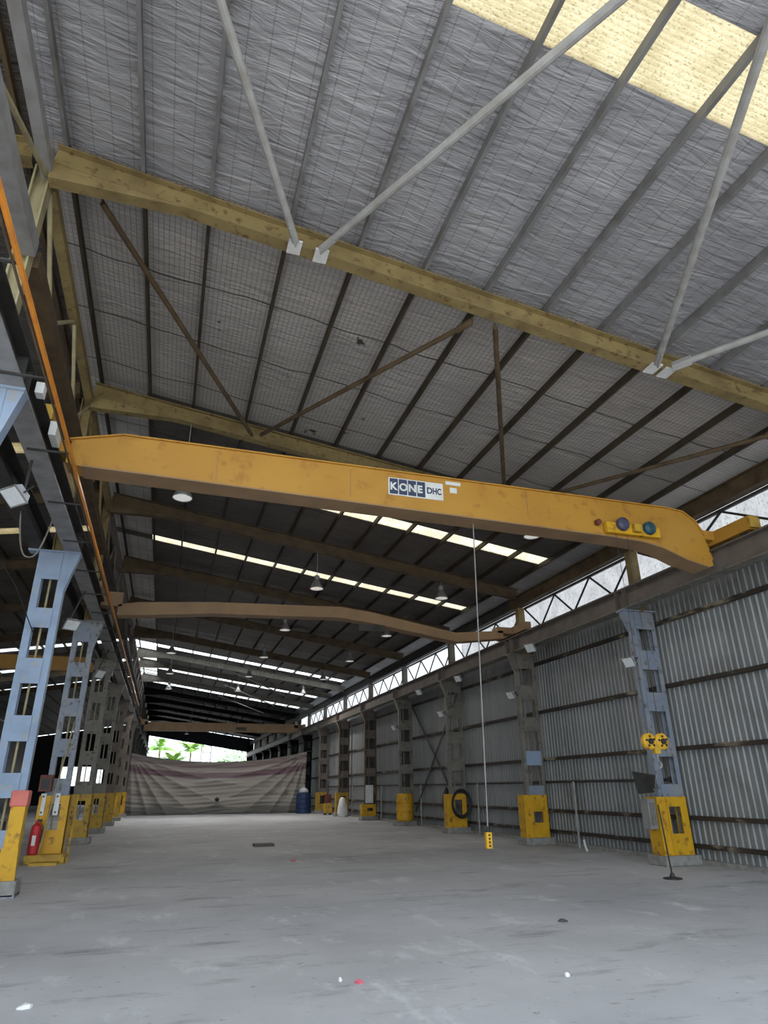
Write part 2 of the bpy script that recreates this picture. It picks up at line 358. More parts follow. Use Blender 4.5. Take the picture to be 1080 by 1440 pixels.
for i, (a, c_, mt) in enumerate(segs):
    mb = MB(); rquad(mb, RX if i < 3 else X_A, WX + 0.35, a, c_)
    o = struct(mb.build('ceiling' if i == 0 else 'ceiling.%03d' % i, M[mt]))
    if i >= 3:      # paler sheets beside the ridge, translucent between the far skylights
        mb = MB()
        if i in (7, 8):
            y0, y1 = a(0), c_(0)
            for j in range(4):
                ya_, yb_ = y0 + (y1 - y0) * j / 4, y0 + (y1 - y0) * (j + .72) / 4
                mb2 = MB(); mb2.add([(RX, ya_, roofz(RX) + .01), (X_A, ya_, roofz(X_A) + .01), (X_A, yb_, roofz(X_A) + .01), (RX, yb_, roofz(RX) + .01)], [(0, 1, 2, 3)])
                struct(mb2.build('window_%d' % win, M['sky_far'])); win += 1
                rquad(mb, RX, X_A, const(yb_), const(y0 + (y1 - y0) * (j + 1) / 4))
        else: rquad(mb, RX, X_A, a, c_)
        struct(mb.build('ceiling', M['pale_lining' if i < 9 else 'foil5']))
for i in range(6):   # the opaque ends of every skylight strip
    a, c_ = S(i)
    mb = MB(); rquad(mb, X_B, WX + 0.35, a, c_)
    if i not in (3, 4, 5): rquad(mb, RX, X_A, a, c_)
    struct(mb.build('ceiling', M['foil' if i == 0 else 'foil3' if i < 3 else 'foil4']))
for i in range(6):   # the corrugated translucent strips
    a, c_ = S(i); mb = MB(); n = 14 if i == 0 else 8
    x0 = X_A if i < 3 else RX
    ev = []
    for j in range(n * 2 + 1):
        t = j / (n * 2); dz = 0.03 if j % 2 else 0.0
        for x in (x0, X_B): ev.append((x, a(x) + (c_(x) - a(x)) * t, roofz(x) + 0.01 + dz))
    mb.add(ev, [(2 * j, 2 * j + 1, 2 * j + 3, 2 * j + 2) for j in range(n * 2)])
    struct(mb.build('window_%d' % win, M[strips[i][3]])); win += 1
# roof of the neighbouring bay on the left, sloping down from the shared ridge
lstrips = [(2.98, 0.9, 'sky_near'), (16.6, 0.6, 'sky_mid'), (22.6, 0.55, 'sky_mid'), (41.5, .85, 'sky_far'), (48.2, .95, 'sky_far'), (56, 1.0, 'sky_far')]
p = YR
for i, (y, wd, mt) in enumerate(lstrips + [(Y1, 0, None)]):
    mb = MB(); rquad(mb, LX - 0.3, RX, const(p), const(y))
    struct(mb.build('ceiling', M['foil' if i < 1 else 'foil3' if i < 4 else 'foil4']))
    if mt:
        mb = MB(); rquad(mb, LX + 1, RX, const(y), const(y + wd)); struct(mb.build('window_%d' % win, M[mt])); win += 1
        mb = MB(); rquad(mb, LX - 0.3, LX + 1, const(y), const(y + wd)); struct(mb.build('ceiling', M['foil3']))
    p = y + wd

# ---------------------------------------------------------------- structure: walls
mb = MB(); ys = []; y = Y0
pitch = 0.17
while y < Y1:
    ys += [(y, 0), (y + pitch * .45, 0), (y + pitch * .58, .024), (y + pitch * .87, .024)]; y += pitch
vs = []; fs = []
for (yy, d) in ys: vs += [(WX + .04 - d, yy, 0.0), (WX + .04 - d, yy, 6.5)]
n = len(ys)
fs = [(2 * i, 2 * i + 2, 2 * i + 3, 2 * i + 1) for i in range(n - 1)]
mb.add(vs, fs); mb.box(WX + .045, WX + .1, Y0, Y1, 0, 6.5)
struct(mb.build('wall_right', M['clad']))
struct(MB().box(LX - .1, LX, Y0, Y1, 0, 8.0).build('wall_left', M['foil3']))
# far gable: dark sheeting hanging below the roof, open underneath
mb = MB()
mb.plate([(-2.6, 8.3), (WX, 6.15), (WX, 7.9), (-2.6, 9.97)], Y1, Y1 + .08)
mb.box(10.6, WX, Y1, Y1 + .08, 0, 7.2)
mb.plate([(LX, 4.4), (-2.6, 4.4), (-2.6, 9.97), (LX, 8.0)], Y1, Y1 + .08)
mb.box(LX, -2.6, Y1, Y1 + .08, 0, 2.2); mb.box(LX, -12.3, Y1, Y1 + .08, 2.2, 4.4); mb.box(-7.4, -2.6, Y1, Y1 + .08, 2.2, 4.4)
mb.box(-3.3, -2.3, Y1, Y1 + .08, 0, 10)
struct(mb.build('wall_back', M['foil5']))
for k in range(0, NF):        # clerestory: one translucent sheet per bay above the right wall
    ya = Y0 if k == 0 else yR(k - 1)
    yb = yR(k) if k < NF - 1 else Y1
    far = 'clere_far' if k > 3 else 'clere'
    mb = MB(); nn = 24
    ev = []
    for j in range(nn * 2 + 1):
        yy = ya + (yb - ya) * j / (nn * 2); d = .02 if j % 2 else 0
        ev += [(WX + .03 + d, yy, 6.5), (WX + .03 + d, yy, 7.96)]
    mb.add(ev, [(2 * j, 2 * j + 2, 2 * j + 3, 2 * j + 1) for j in range(nn * 2)])
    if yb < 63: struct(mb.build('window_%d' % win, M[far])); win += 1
    else:
        mb = MB(); mb.box(WX + .03, WX + .08, ya, yb, 6.5, 7.9); struct(mb.build('trim_%d' % (k - 5), M['foil3']))
struct(MB().box(WX - .12, WX + .02, Y0, Y1, 0, 0.1).build('baseboard_right', M['concrete']))

# ---------------------------------------------------------------- wall girts
gl = ['bottom', 'second lowest', 'third lowest', 'fourth lowest', 'topmost']
for i, z in enumerate((0.36, 0.92, 2.38, 3.8, 5.32)):
    mb = MB().prof((WX - .05, Y0, z), (WX - .05, Y1, z), [(-.05, -.045), (.05, -.045), (.05, -.03), (-.03, -.03), (-.03, .03), (.05, .03), (.05, .045), (-.05, .045)])
    tag(mb.build('wall_girt', M['rust']), 'long rusty horizontal rail along the grey ribbed right wall, the %s of five' % gl[i], 'wall rail', 'wall rails')

# ---------------------------------------------------------------- I-section helper, rafters
def ibeam(parent, p0, p1, h, wd, m1, m2=None, tf=.018, tw=.012, up=(0, 0, 1)):
    m2 = m2 or m1; p0 = Vector(p0); p1 = Vector(p1); d = (p1 - p0).normalized(); upv = Vector(up)
    s = d.cross(upv).normalized(); u = s.cross(d)
    MB().bar(p0, p1, tw, h - 2 * tf, up).build('web', m1, parent)
    MB().bar(p0 + u * (h / 2 - tf / 2), p1 + u * (h / 2 - tf / 2), wd, tf, up).build('top_flange', m1, parent)
    MB().bar(p0 - u * (h / 2 - tf / 2), p1 - u * (h / 2 - tf / 2), wd, tf, up).build('bottom_flange', m2, parent)

RB = 0.335   # rafter centre below roof sheet
for k in range(NF):
    a = Vector((-2.36, ry(k, -2.36), roofz(-2.36) - RB)); e = Vector((10.95, ry(k, 10.95), roofz(10.95) - RB))
    mt = M['olive'] if k < 2 else M['brown'] if k < 6 else M['far_shade'] if k > 8 else M['greyolive']
    t = thing('roof_rafter', 'sloping steel roof rafter over the main hall, %s row from the camera%s' % (ORD[k], ', olive yellow' if k < 2 else ''), 'rafter', a, 'main hall rafters')
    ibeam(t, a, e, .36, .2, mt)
    # tapered haunch under the left end
    d = (e - a).normalized()
    q = a + d * 1.9
    MB().add([a + Vector((0, -.09, -.18)), a + Vector((0, .09, -.18)), a + Vector((0, .09, -.46)), a + Vector((0, -.09, -.46)), q + Vector((0, -.09, -.17)), q + Vector((0, .09, -.17))],
             [(0, 1, 5, 4), (3, 4, 5, 2), (0, 3, 2, 1), (0, 4, 3), (1, 2, 5)]).build('haunch', mt, t)
    if k == 0:
        for x in (1.0, 1.4, 7.1, 7.36):
            zz = roofz(x) - RB - .21; yy = fy(0, x)
            MB().box(x - .1, x + .1, yy - .2, yy + .06, zz - .015, zz + .015).build('gusset_plate', M['white'], t)
    e2 = Vector((LX + .2, yLr(k), roofz(LX + .2) - RB)); a2 = Vector((-2.64, yLr(k), roofz(-2.64) - RB))
    if k < 9:
        t = thing('roof_rafter', 'sloping steel rafter over the left neighbouring bay, %s row from the camera' % ORD[k], 'rafter', a2, 'left bay rafters')
        ibeam(t, a2, e2, .36, .2, M['olive'] if k < 1 else M['brown'])

# ---------------------------------------------------------------- purlins
PX = [-2.23, -1.2, -.25, .93, 2.0, 3.06, 4.12, 5.16, 6.2, 7.32, 8.43, 9.55, 10.6]
CP = [(-.026, -.07), (.026, -.07), (.026, -.05), (.018, -.05), (.018, -.06), (-.018, -.06), (-.018, .06), (.026, .06), (.026, .07), (-.026, .07)]
for i, x in enumerate(PX):
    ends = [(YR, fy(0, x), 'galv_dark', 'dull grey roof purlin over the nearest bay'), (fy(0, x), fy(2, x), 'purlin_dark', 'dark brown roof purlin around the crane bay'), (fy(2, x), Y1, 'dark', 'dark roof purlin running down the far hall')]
    for j, (ya, yb, mt, tx) in enumerate(ends):
        z = roofz(x) - .075
        nm = 'ridge side' if i == 0 else 'wall side' if i == 12 else '%s from the ridge' % ORD[i].replace('nearest', 'first')
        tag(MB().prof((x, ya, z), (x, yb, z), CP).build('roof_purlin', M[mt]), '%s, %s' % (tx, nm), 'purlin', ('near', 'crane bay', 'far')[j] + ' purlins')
for i in range(11):
    x = -2.8 - i * 1.15; z = roofz(x) - .075
    tag(MB().prof((x, YR, z), (x, Y1, z), CP).build('roof_purlin', M['brown']), 'dark roof purlin over the left neighbouring bay, %s from the ridge' % ORD[i].replace('nearest', 'first'), 'purlin', 'left bay purlins')
# eave beam above the clerestory
for j, (ya, yb, mt, tx) in enumerate(((Y0, 20, 'brown', 'brown steel eave beam over the white clerestory sheets, near stretch'), (20, Y1, 'dark', 'dark steel eave beam over the white clerestory sheets, far stretch'))):
    t = thing('eave_beam', tx, 'beam', (10.95, ya, 7.2))
    MB().box(10.84, 11.06, ya, yb, 7.2, 7.22).build('bottom_flange', M[mt], t)
    MB().box(10.93, 10.95, ya, yb, 7.22, 7.58).build('web', M[mt], t)
    MB().box(10.84, 11.06, ya, yb, 7.58, 7.6).build('top_flange', M[mt], t)
tag(MB().box(11.2, 11.42, Y0, Y1, 6.3, 6.48).build('sill_beam', M['taupe']), 'long dull brown sill beam under the white clerestory sheets', 'beam')

# ---------------------------------------------------------------- roof plan bracing (tubes)
def plan_brace(p, q, r, mt, label, grp):
    P = Vector((p[0], p[1], roofz(p[0]) - .56)); Q = Vector((q[0], q[1], roofz(q[0]) - .56))
    t = thing('bracing_tube', label, 'brace', P, grp)
    MB().tube(P, Q, r, 10).build('tube', M[mt], t)
    d = (Q - P).normalized()
    MB().bar(P - d * .02, P + d * .3, .02, r * 3.2).build('end_plate', M[mt], t)
near = [((1.0, 7.25), (-1.65, 1.6), 'leftmost, steep'), ((1.38, 7.22), (4.05, 1.6), 'long slanting one right of it'), ((7.07, 7.2), (4.45, 1.9), 'third, leaning right'), ((7.34, 7.15), (10.3, 1.6), 'rightmost, shallow')]
for a, c_, tx in near: plan_brace(a, c_, .055, 'galv_lite', 'pale grey bracing tube under the nearest foil roof, %s' % tx, 'near roof bracing tubes')
W = [((-1.72, 7.75), (1.07, 13.1), 'leftmost'), ((3.95, 7.65), (1.26, 13.0), 'second from the left'), ((4.34, 7.6), (7.3, 13.1), 'third from the left'), ((10.2, 7.75), (7.5, 13.0), 'rightmost')]
for a, c_, tx in W: plan_brace(a, c_, .045, 'brown', 'brown bracing tube under the roof by the yellow crane, %s' % tx, 'brown roof bracing tubes')
for k in (6, 7, 8):
    plan_brace((3.5, fy(k, 3.5)), (8.0, fy(k + 1, 8)), .04, 'galv_lite', 'pale bracing tube under the far skylights, %s of three' % ('nearest', 'middle', 'farthest')[k - 6], 'far roof bracing tubes')

# ---------------------------------------------------------------- crane runway beams
def runway(name, x, z0, z1, wd, mt, mtb, label, ya=Y0, yb=Y1, inner=0, stiff=()):
    t = thing(name, label, 'crane rail beam', (x, ya, z0))
    MB().box(x - wd / 2, x + wd / 2, ya, yb, z0, z0 + .025).build('bottom_flange', M[mtb], t)
    MB().box(x - .008, x + .008, ya, yb, z0 + .025, z1 - .025).build('web', M[mt], t)
    MB().box(x - wd / 2, x + wd / 2, ya, yb, z1 - .025, z1).build('top_flange', M[mt], t)
    MB().bar((x, ya, z1 + .03), (x, yb, z1 + .03), .05, .06).build('rail', M['taupe'], t)
    for y in stiff: MB().box(x - wd / 2 + .02, x + wd / 2 - .02, y - .006, y + .006, z0 + .025, z1 - .025).build('stiffener', M[mt], t)
    return t
runway('runway_beam', -2.21, 6.0, 6.42, .3, 'dark', 'galv', 'dark steel crane runway beam on the left columns, hall side', stiff=[yL(k) + d for k in range(10) for d in (-.15, .15)])  # dark web paints in the shade under its top flange
runway('runway_beam', -2.85, 6.0, 6.42, .28, 'dark', 'dark', 'dark steel crane runway beam on the left columns, neighbouring bay side')
runway('runway_beam', 10.57, 5.62, 6.12, .34, 'taupe', 'greyolive', 'brown steel crane runway beam along the right wall columns', stiff=[yR(k) + d for k in range(1, 10) for d in (-.15, .15)])
# orange conductor bar beside the left runway
t = thing('conductor_bar', 'thin orange conductor bar running beside the left crane runway beam', 'conductor bar', (-1.72, Y0, 5.965))
MB().bar((-1.72, Y0, 5.95), (-1.72, 40, 5.95), .035, .06).build('bar', M['orange'], t)
MB().bar((-1.76, Y0, 5.91), (-1.76, 40, 5.91), .02, .02).build('lower_wire', M['brown'], t)
for i in range(14):
    y = 3.4 + 1.9 * i
    MB().box(-2.3, -1.71, y - .02, y + .02, 5.978, 5.998).build('bracket', M['dark'], t)
# small white junction boxes hanging on the left runway
for i, y in enumerate((7.9, 9.0)):
    tag(MB().box(-2.06, -1.96, y, y + (.16, .4)[i], 6.2, (6.36, 6.42)[i]).build('junction_box', M['white'], bevel=.01), 'small white box on the left runway beam before the yellow crane, %s' % ('nearer, square one', 'farther, long one')[i], 'box')

# ---------------------------------------------------------------- columns
def leg(parent, x, y, z0, z1, mt, wd=.16, dp=.24, side=1):
    """channel leg, open towards the other leg"""
    a, b_ = wd / 2, dp / 2; tk = .014
    pr = [(-a, -b_), (a, -b_), (a, -b_ + tk), (-a + tk, -b_ + tk), (-a + tk, b_ - tk), (a, b_ - tk), (a, b_), (-a, b_)]
    pr = [(side * px, py) for px, py in pr]
    mb = MB(); n = len(pr)
    mb.add([(x + p_[0], y + p_[1], z0) for p_ in pr] + [(x + p_[0], y + p_[1], z1) for p_ in pr],
           [(i, (i + 1) % n, n + (i + 1) % n, n + i) for i in range(n)] + [tuple(range(n)), tuple(range(n, 2 * n))])
    return mb.build('leg', mt, parent)

def guard(t, xa, xb, y, z0, z1, mt, wz=(.62, 1.18)):
    """yellow plate jacket with a window in its face"""
    ya, yb = y - .2, y + .2; w0, w1 = xa + (xb - xa) * .36, xb - .2
    mb = MB()
    mb.box(xa, w0, ya, ya + .02, z0, z1); mb.box(w1, xb, ya, ya + .02, z0, z1)
    mb.box(w0, w1, ya, ya + .02, z0, wz[0]); mb.box(w0, w1, ya, ya + .02, wz[1], z1)
    mb.box(xa, xa + .02, ya, yb, z0, z1); mb.box(xb - .02, xb, ya, yb, z0, z1)
    g = mb.build('base_guard', mt, t)
    MB().box(xa - .035, xa + .03, ya - .05, ya + .01, z0, z1).build('corner_angle', mt, g)
    MB().box(w0 - .06, w0 - .02, ya - .03, ya + .01, z0, z1).build('corner_angle', mt, g)
    return g

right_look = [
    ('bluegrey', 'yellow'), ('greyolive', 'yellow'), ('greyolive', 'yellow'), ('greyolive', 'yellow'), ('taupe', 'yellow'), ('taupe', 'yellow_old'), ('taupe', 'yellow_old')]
rl = ['blue grey laced steel column on the right wall with a cut out yellow base', 'grey laced column on the right wall with a boxy yellow base and square window',
      'grey laced column on the right wall with a black hose on its yellow base', 'dull column on the right wall wrapped in a round yellow base sleeve',
      'dark column on the right wall with a white board above its low yellow base', 'dark column on the right wall with a narrow old yellow base', 'dark column on the right wall beside the small yellow box and blue drum']
for k in range(1, NF):
    y = yR(k); i = k - 1
    cm, gm = right_look[i] if i < 7 else ('far_shade', None)
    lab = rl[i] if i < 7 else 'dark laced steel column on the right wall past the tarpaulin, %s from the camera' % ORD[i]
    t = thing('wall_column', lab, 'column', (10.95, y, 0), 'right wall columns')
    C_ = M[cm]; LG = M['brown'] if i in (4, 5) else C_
    leg(t, 10.68, y, .2, 5.6, LG, .11, .18, side=1); leg(t, 11.24, y, .2, 5.6, LG, .11, .18, side=-1)
    for j, (z0, z1) in enumerate(((1.33, 1.62), (2.2, 2.62), (3.2, 3.63), (4.17, 4.62), (5.15, 5.58))):
        mm = C_
        if i == 0 or (i == 1 and j in (0, 1)): mm = M['blue'] if i == 1 and j == 1 else M['bluegrey']
        MB().box(10.7, 11.22, y - .112, y - .092, z0, z1).build('batten_plate', mm, t)
    MB().box(10.85, 10.92, y + .05, y + .08, .2, 5.6).build('rear_stay', C_, t)
    if i >= 3: MB().box(10.7, 11.22, y + .09, y + .1, .2, 5.5).build('shade_sheet', M['dark'], t)  # added dark sheet standing in for the shade inside the column
    MB().box(10.4, 11.32, y - .16, y + .16, 5.58, 5.62).build('cap_plate', C_, t)
    MB().add([(10.42, y - .1, 5.58), (10.62, y - .1, 5.58), (10.62, y - .1, 5.1), (10.42, y + .1, 5.58), (10.62, y + .1, 5.58), (10.62, y + .1, 5.1)],
             [(0, 1, 2), (3, 5, 4), (0, 3, 4, 1), (1, 4, 5, 2), (0, 2, 5, 3)]).build('corbel', C_, t)
    MB().bar((11.0, y, 5.62), (11.0, y, 7.2), .24, .2, (0, 1, 0)).build('upper_post', M['olive'] if k < 3 else M['greyolive'] if k > 5 else C_, t)
    MB().box(10.38, 11.32, y - .3, y + .3, 0, .2).build('plinth', M['concrete'], t, bevel=.02)
    if gm and i == 3:
        MB().lathe((10.85, y - .06, .2), [(.38, 0), (.4, .05), (.385, .35), (.4, .4), (.385, .75), (.4, .8), (.39, 1.1), (.3, 1.15)], 24).build('base_sleeve', M[gm], t, smooth=False)
    elif gm and i == 4:
        guard(t, 10.45, 11.25, y, .2, .8, M[gm], (.45, .6))
    elif gm:
        guard(t, 10.45, 11.25, y, .2, 1.36, M[gm], (.62, 1.16) if i != 1 else (.6, .9))

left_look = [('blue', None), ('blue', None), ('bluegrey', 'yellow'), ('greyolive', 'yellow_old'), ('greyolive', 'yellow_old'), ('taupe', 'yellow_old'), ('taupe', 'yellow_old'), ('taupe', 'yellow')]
ll = ['pale blue column head at the left edge of the picture, nearest of the left row', 'pale blue laced column left of the hall, yellow foot with faded red wrap',
      'blue grey laced column left of the hall standing in a large yellow base frame', 'olive grey laced column left of the hall with a yellow base, fourth of its row',
      'olive grey laced column left of the hall with a yellow base, fifth of its row', 'dark laced column left of the hall with a yellow base, sixth of its row',
      'dark laced column left of the hall with a yellow base, seventh of its row', 'dark laced column left of the hall beside the tarpaulin, eighth of its row']
for k in range(0, NF):
    y = yL(k)
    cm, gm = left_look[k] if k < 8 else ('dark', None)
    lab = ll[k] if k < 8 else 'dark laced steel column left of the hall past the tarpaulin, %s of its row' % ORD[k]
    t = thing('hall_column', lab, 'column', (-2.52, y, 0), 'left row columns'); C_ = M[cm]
    zb = .2 if k > 1 else .05
    leg(t, -2.73, y, zb, 5.96, C_, .13, .2, side=1); leg(t, -2.31, y, zb, 5.96, C_, .13, .2, side=-1)
    for j, (z0, z1) in enumerate(((.7, 1.0), (1.5, 1.9), (2.42, 2.86), (3.42, 3.88), (4.45, 4.83), (5.4, 5.95))):
        if k > 1 and j == 0: continue
        MB().box(-2.68, -2.36, y - .122, y - .102, z0, z1).build('batten_plate', C_, t)
    MB().tube((-2.54, y + .04, zb), (-2.53, y + .04, 5.96), .022, 8).build('rear_stay', M['olive_pale'], t)
    MB().add([(-2.245, y - .09, 5.96), (-2.06, y - .09, 5.96), (-2.245, y - .09, 5.2), (-2.245, y + .09, 5.96), (-2.06, y + .09, 5.96), (-2.245, y + .09, 5.2)],
             [(0, 1, 2), (3, 5, 4), (0, 3, 4, 1), (1, 4, 5, 2), (0, 2, 5, 3)]).build('corbel', C_, t)
    MB().box(-3.0, -2.05, y - .12, y + .12, 5.96, 5.998).build('cap_plate', C_, t)
    up = M['olive_pale'] if k == 0 else M['olive'] if k < 3 else M['taupe']
    MB().box(-2.56, -2.4, y - .012, y + .012, 6.0, 9.55).build('upper_web', up, t)
    MB().box(-2.585, -2.56, y - .1, y + .1, 6.0, 9.55).build('upper_flange', up, t); MB().box(-2.4, -2.375, y - .1, y + .1, 6.0, 9.55).build('upper_flange', up, t)
    if k > 1: MB().box(-2.95, -2.05, y - (.6 if k == 2 else .3), y + .3, 0, .2).build('plinth', M['concrete'] if k != 2 else M['yellow_old'], t, bevel=.02)
    else: MB().box(-2.9, -2.1, y - .25, y + .25, 0, .05).build('base_plate', M['bluegrey'], t)
    if gm: guard(t, -2.85, -2.17, y, .2, 1.5, M[gm], (.72, 1.3))
    if k == 1:
        MB().box(-2.42, -2.19, y - .14, y + .14, .25, 1.4).build('leg_guard', M['yellow'], t, bevel=.008)
        MB().plate([(-2.47, .25), (-2.15, .25), (-2.18, .75), (-2.43, .75)], y - .17, y - .14).build('skirt_plate', M['yellow'], t)
        MB().box(-2.45, -2.17, y - .16, y + .16, 1.36, 1.62).build('red_wrap', M['pink'], t, bevel=.03)
        MB().box(-2.52, -2.1, y - .25, y + .25, 0, .25).build('plinth', M['concrete'], t, bevel=.03)

# ---------------------------------------------------------------- longitudinal trusses above the left runway
for k in range(-1, 9):
    ya = yL(k) if k >= 0 else Y0; yb = yL(k + 1)
    if k >= 0: ya += .1
    yb -= .1
    mt = M['galv'] if k < 0 else M['olive'] if k < 2 else M['taupe']; x = -2.4
    t = thing('longitudinal_truss', 'lattice truss under the ridge on the left column line, %s bay from the camera' % ORD[k + 1], 'truss', (x, ya, 8.0), 'left ridge trusses')
    MB().bar((x, ya, 9.4), (x, yb, 9.4), .15, .18).build('top_chord', mt, t)
    MB().bar((x, ya, 8.08), (x, yb, 8.08), .2, .26).build('bottom_chord', M['galv'] if k < 0 else M['brown'] if k < 2 else M['dark'], t)
    n = 4; st = (yb - ya) / n
    bm_ = M['olive_pale'] if k < 1 else mt
    for j in range(n):
        p, q = ya + j * st, ya + (j + 1) * st
        if j % 2: MB().tube((x, p + .05, 8.2), (x, q - .05, 9.32), .035, 8).build('brace', bm_, t)
        else: MB().tube((x, p + .05, 9.32), (x, q - .05, 8.2), .035, 8).build('brace', bm_, t)
# zigzag bracing in front of the clerestory
for k in range(0, 9):
    ya = yR(k - 1) + .15 if k else Y0; yb = yR(k) - .15; x = 11.12
    t = thing('clerestory_truss', 'dark zigzag truss in front of the white clerestory sheets, %s bay from the camera' % ORD[k], 'truss', (x, ya, 6.5), 'clerestory trusses')
    MB().bar((x, ya, 7.17), (x, yb, 7.17), .07, .06).build('top_chord', M['dark'], t)
    MB().bar((x, ya, 6.34), (x, yb, 6.34), .08, .08).build('bottom_chord', M['taupe'], t)
    n = 4 if k < 2 else 6; st = (yb - ya) / n
    for j in range(n):
        p, q = ya + j * st, ya + (j + 1) * st
        za, zb = (6.36, 7.15) if j % 2 else (7.15, 6.36)
        MB().tube((x, p, za), (x, q, zb), .03, 6).build('brace', M['dark'], t)

# ---------------------------------------------------------------- overhead cranes
def text_mesh(s, size, mt, parent, x, y, z, spacing=1.0, sx=1.0):
    cu = bpy.data.curves.new('lettering', 'FONT'); cu.body = s; cu.size = size; cu.extrude = .002; cu.space_character = spacing; cu.offset = size * .035
    tmp = bpy.data.objects.new('tmp', cu); COL.objects.link(tmp)
    dg = bpy.context.evaluated_depsgraph_get(); me = bpy.data.meshes.new_from_object(tmp.evaluated_get(dg))
    bpy.data.objects.remove(tmp)
    me.name = 'lettering'
    for v_ in me.vertices: v_.co = Vector((v_.co.x * sx + x, y - v_.co.z, v_.co.y + z))
    me.materials.clear(); me.materials.append(mt)
    o = bpy.data.objects.new('lettering', me); COL.objects.link(o)
    o.parent = parent; o.matrix_parent_inverse = parent.matrix_world.inverted()
    return o

gp = [(-1.98, 6.72), (-1.2, 6.92), (9.3, 6.9), (9.75, 6.86), (10.02, 6.68), (10.2, 6.38), (10.28, 5.9), (10.29, 5.73), (10.15, 5.68), (9.6, 5.80), (9.07, 6.0), (8.6, 6.08), (7.9, 6.11), (-1.75, 6.28), (-1.98, 6.32)]
t1 = thing('overhead_crane', 'yellow single girder overhead crane spanning the hall, nearest and brightest', 'crane', (4, 10.1, 6.2))
g = MB().plate(gp, 10.1, 10.5).build('girder', M['crane'], t1)
# flange lips along top and bottom
def lip(mb, pts, y0, y1, th=.025):
    for (xa, za), (xb, zb) in zip(pts[:-1], pts[1:]): mb.bar((xa, (y0 + y1) / 2, za), (xb, (y0 + y1) / 2, zb), y1 - y0, th)
mb = MB(); lip(mb, gp[0:7], 10.06, 10.54); mb.build('top_flange', M['crane'], t1)
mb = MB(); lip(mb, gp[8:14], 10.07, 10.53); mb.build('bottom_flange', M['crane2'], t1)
for x in (0.3, 2.6, 6.1): MB().box(x - .004, x + .004, 10.094, 10.1, 6.32, 6.85).build('weld_seam', M['crane2'], g)
for zz, x in ((.28, -2.21), (0, 10.57)):
    e = MB().box(x - .11, x + .11, 9.2, 11.4, 6.22 + zz, 6.5 + zz).build('end_truck', M['crane'], t1, bevel=.01)
    for y in (9.45, 11.15): MB().lathe((x, y, 6.29 + zz), [(.11, -.04), (.11, .04)], 16, Matrix.Rotation(math.pi / 2, 3, 'Y')).build('wheel', M['dark'], e)
    MB().box(x - .13, x + .13, 9.14, 9.2, 6.24 + zz, 6.48 + zz).build('buffer', M['yellow_old'], e)
MB().box(-2.15, -1.95, 10.1, 10.5, 6.5, 6.7).build('end_bracket', M['crane'], t1)
MB().box(10.2, 10.5, 10.1, 10.5, 6.3, 6.5).build('end_bracket', M['crane'], t1)
# maker's plate on the girder
sg = MB().box(3.30, 4.36, 10.085, 10.1, 6.44, 6.78).build('sign_plate', M['white'], t1); sg['label'] = 'white edged maker sign with navy letter tiles'
mb = MB()
for i in range(4):
    xa = 3.325 + i * .175
    mb.box(xa, xa + .155, 10.078, 10.085, 6.46, 6.76)
mb.build('tile', M['navy'], sg)
for i, ch in enumerate('KONE'):
    text_mesh(ch, .2, M['white'], sg, 3.328 + i * .175, 10.076, 6.54, sx=.98)
text_mesh('D', .17, M['navy'], sg, 4.035, 10.083, 6.55, sx=.9); text_mesh('HC', .17, M['navy'], sg, 4.15, 10.083, 6.55, sx=.72)
mb = MB(); mb.box(4.42, 4.72, 10.09, 10.1, 6.78, 6.85); mb.box(4.5, 4.64, 10.09, 10.1, 6.62, 6.73); mb.build('small_sticker', M['white'], t1)
# hoist trolley
tr = MB().box(7.75, 9.0, 9.98, 10.08, 6.16, 6.38).build('trolley_frame', M['yellow'], t1, bevel=.01)
RX90 = Matrix.Rotation(math.pi / 2, 3, 'X')
MB().lathe((8.1, 9.98, 6.34), [(.13, -.02), (.14, .03), (.13, .08), (.07, .11)], 20, RX90).build('motor', M['grape'], tr)
MB().lathe((8.72, 9.98, 6.32), [(.13, -.02), (.14, .03), (.13, .08), (.07, .11)], 20, RX90).build('motor', M['teal'], tr)
MB().box(8.33, 8.5, 9.88, 9.98, 6.2, 6.36).build('gearbox', M['yellow_old'], tr, bevel=.01)
MB().lathe((7.6, 10.03, 6.36), [(.06, -.04), (.06, .04)], 12, RX90).build('roller', M['maroon'], tr)

t = thing('hook_block', 'yellow two sheave crane hook block hanging on thin ropes by the right wall', 'hook', (8.1, 10.03, 2.2))
for dx in (-.13, .13):
    MB().lathe((8.1 + dx, 10.03, 2.3), [(.03, -.05), (.11, -.05), (.135, -.03), (.12, 0), (.135, .03), (.11, .05), (.03, .05)], 20, RX90).build('sheave', M['yellow'], t)
    MB().lathe((8.1 + dx, 9.975, 2.3), [(.05, -.01), (.05, .02)], 14, RX90).build('hub', M['black'], t)
    for q_ in range(5): MB().lathe((8.1 + dx + .082 * math.cos(q_ * 1.257 + .4), 9.977, 2.3 + .082 * math.sin(q_ * 1.257 + .4)), [(.02, -.006), (.02, .01)], 8, RX90).build('hole', M['black'], t)
    MB().tube((8.1 + dx, 10.03, 2.4), (8.1 + dx, 10.03, 6.155), .005, 5).build('wire_rope', M['dark'], t)
MB().box(8.04, 8.16, 9.99, 10.07, 2.1, 2.32).build('yoke', M['yellow_old'], t)
hk = [(8.1, 10.03, 2.1)] + [(8.1 + .06 * math.sin(a), 10.03, 1.98 - .06 * math.cos(a) * -1 - .06) for a in [0.0, .6, 1.2, 1.9, 2.6, 3.3, 4.0, 4.6]]
MB().path(hk, .014, 8).build('hook', M['galv'], t)

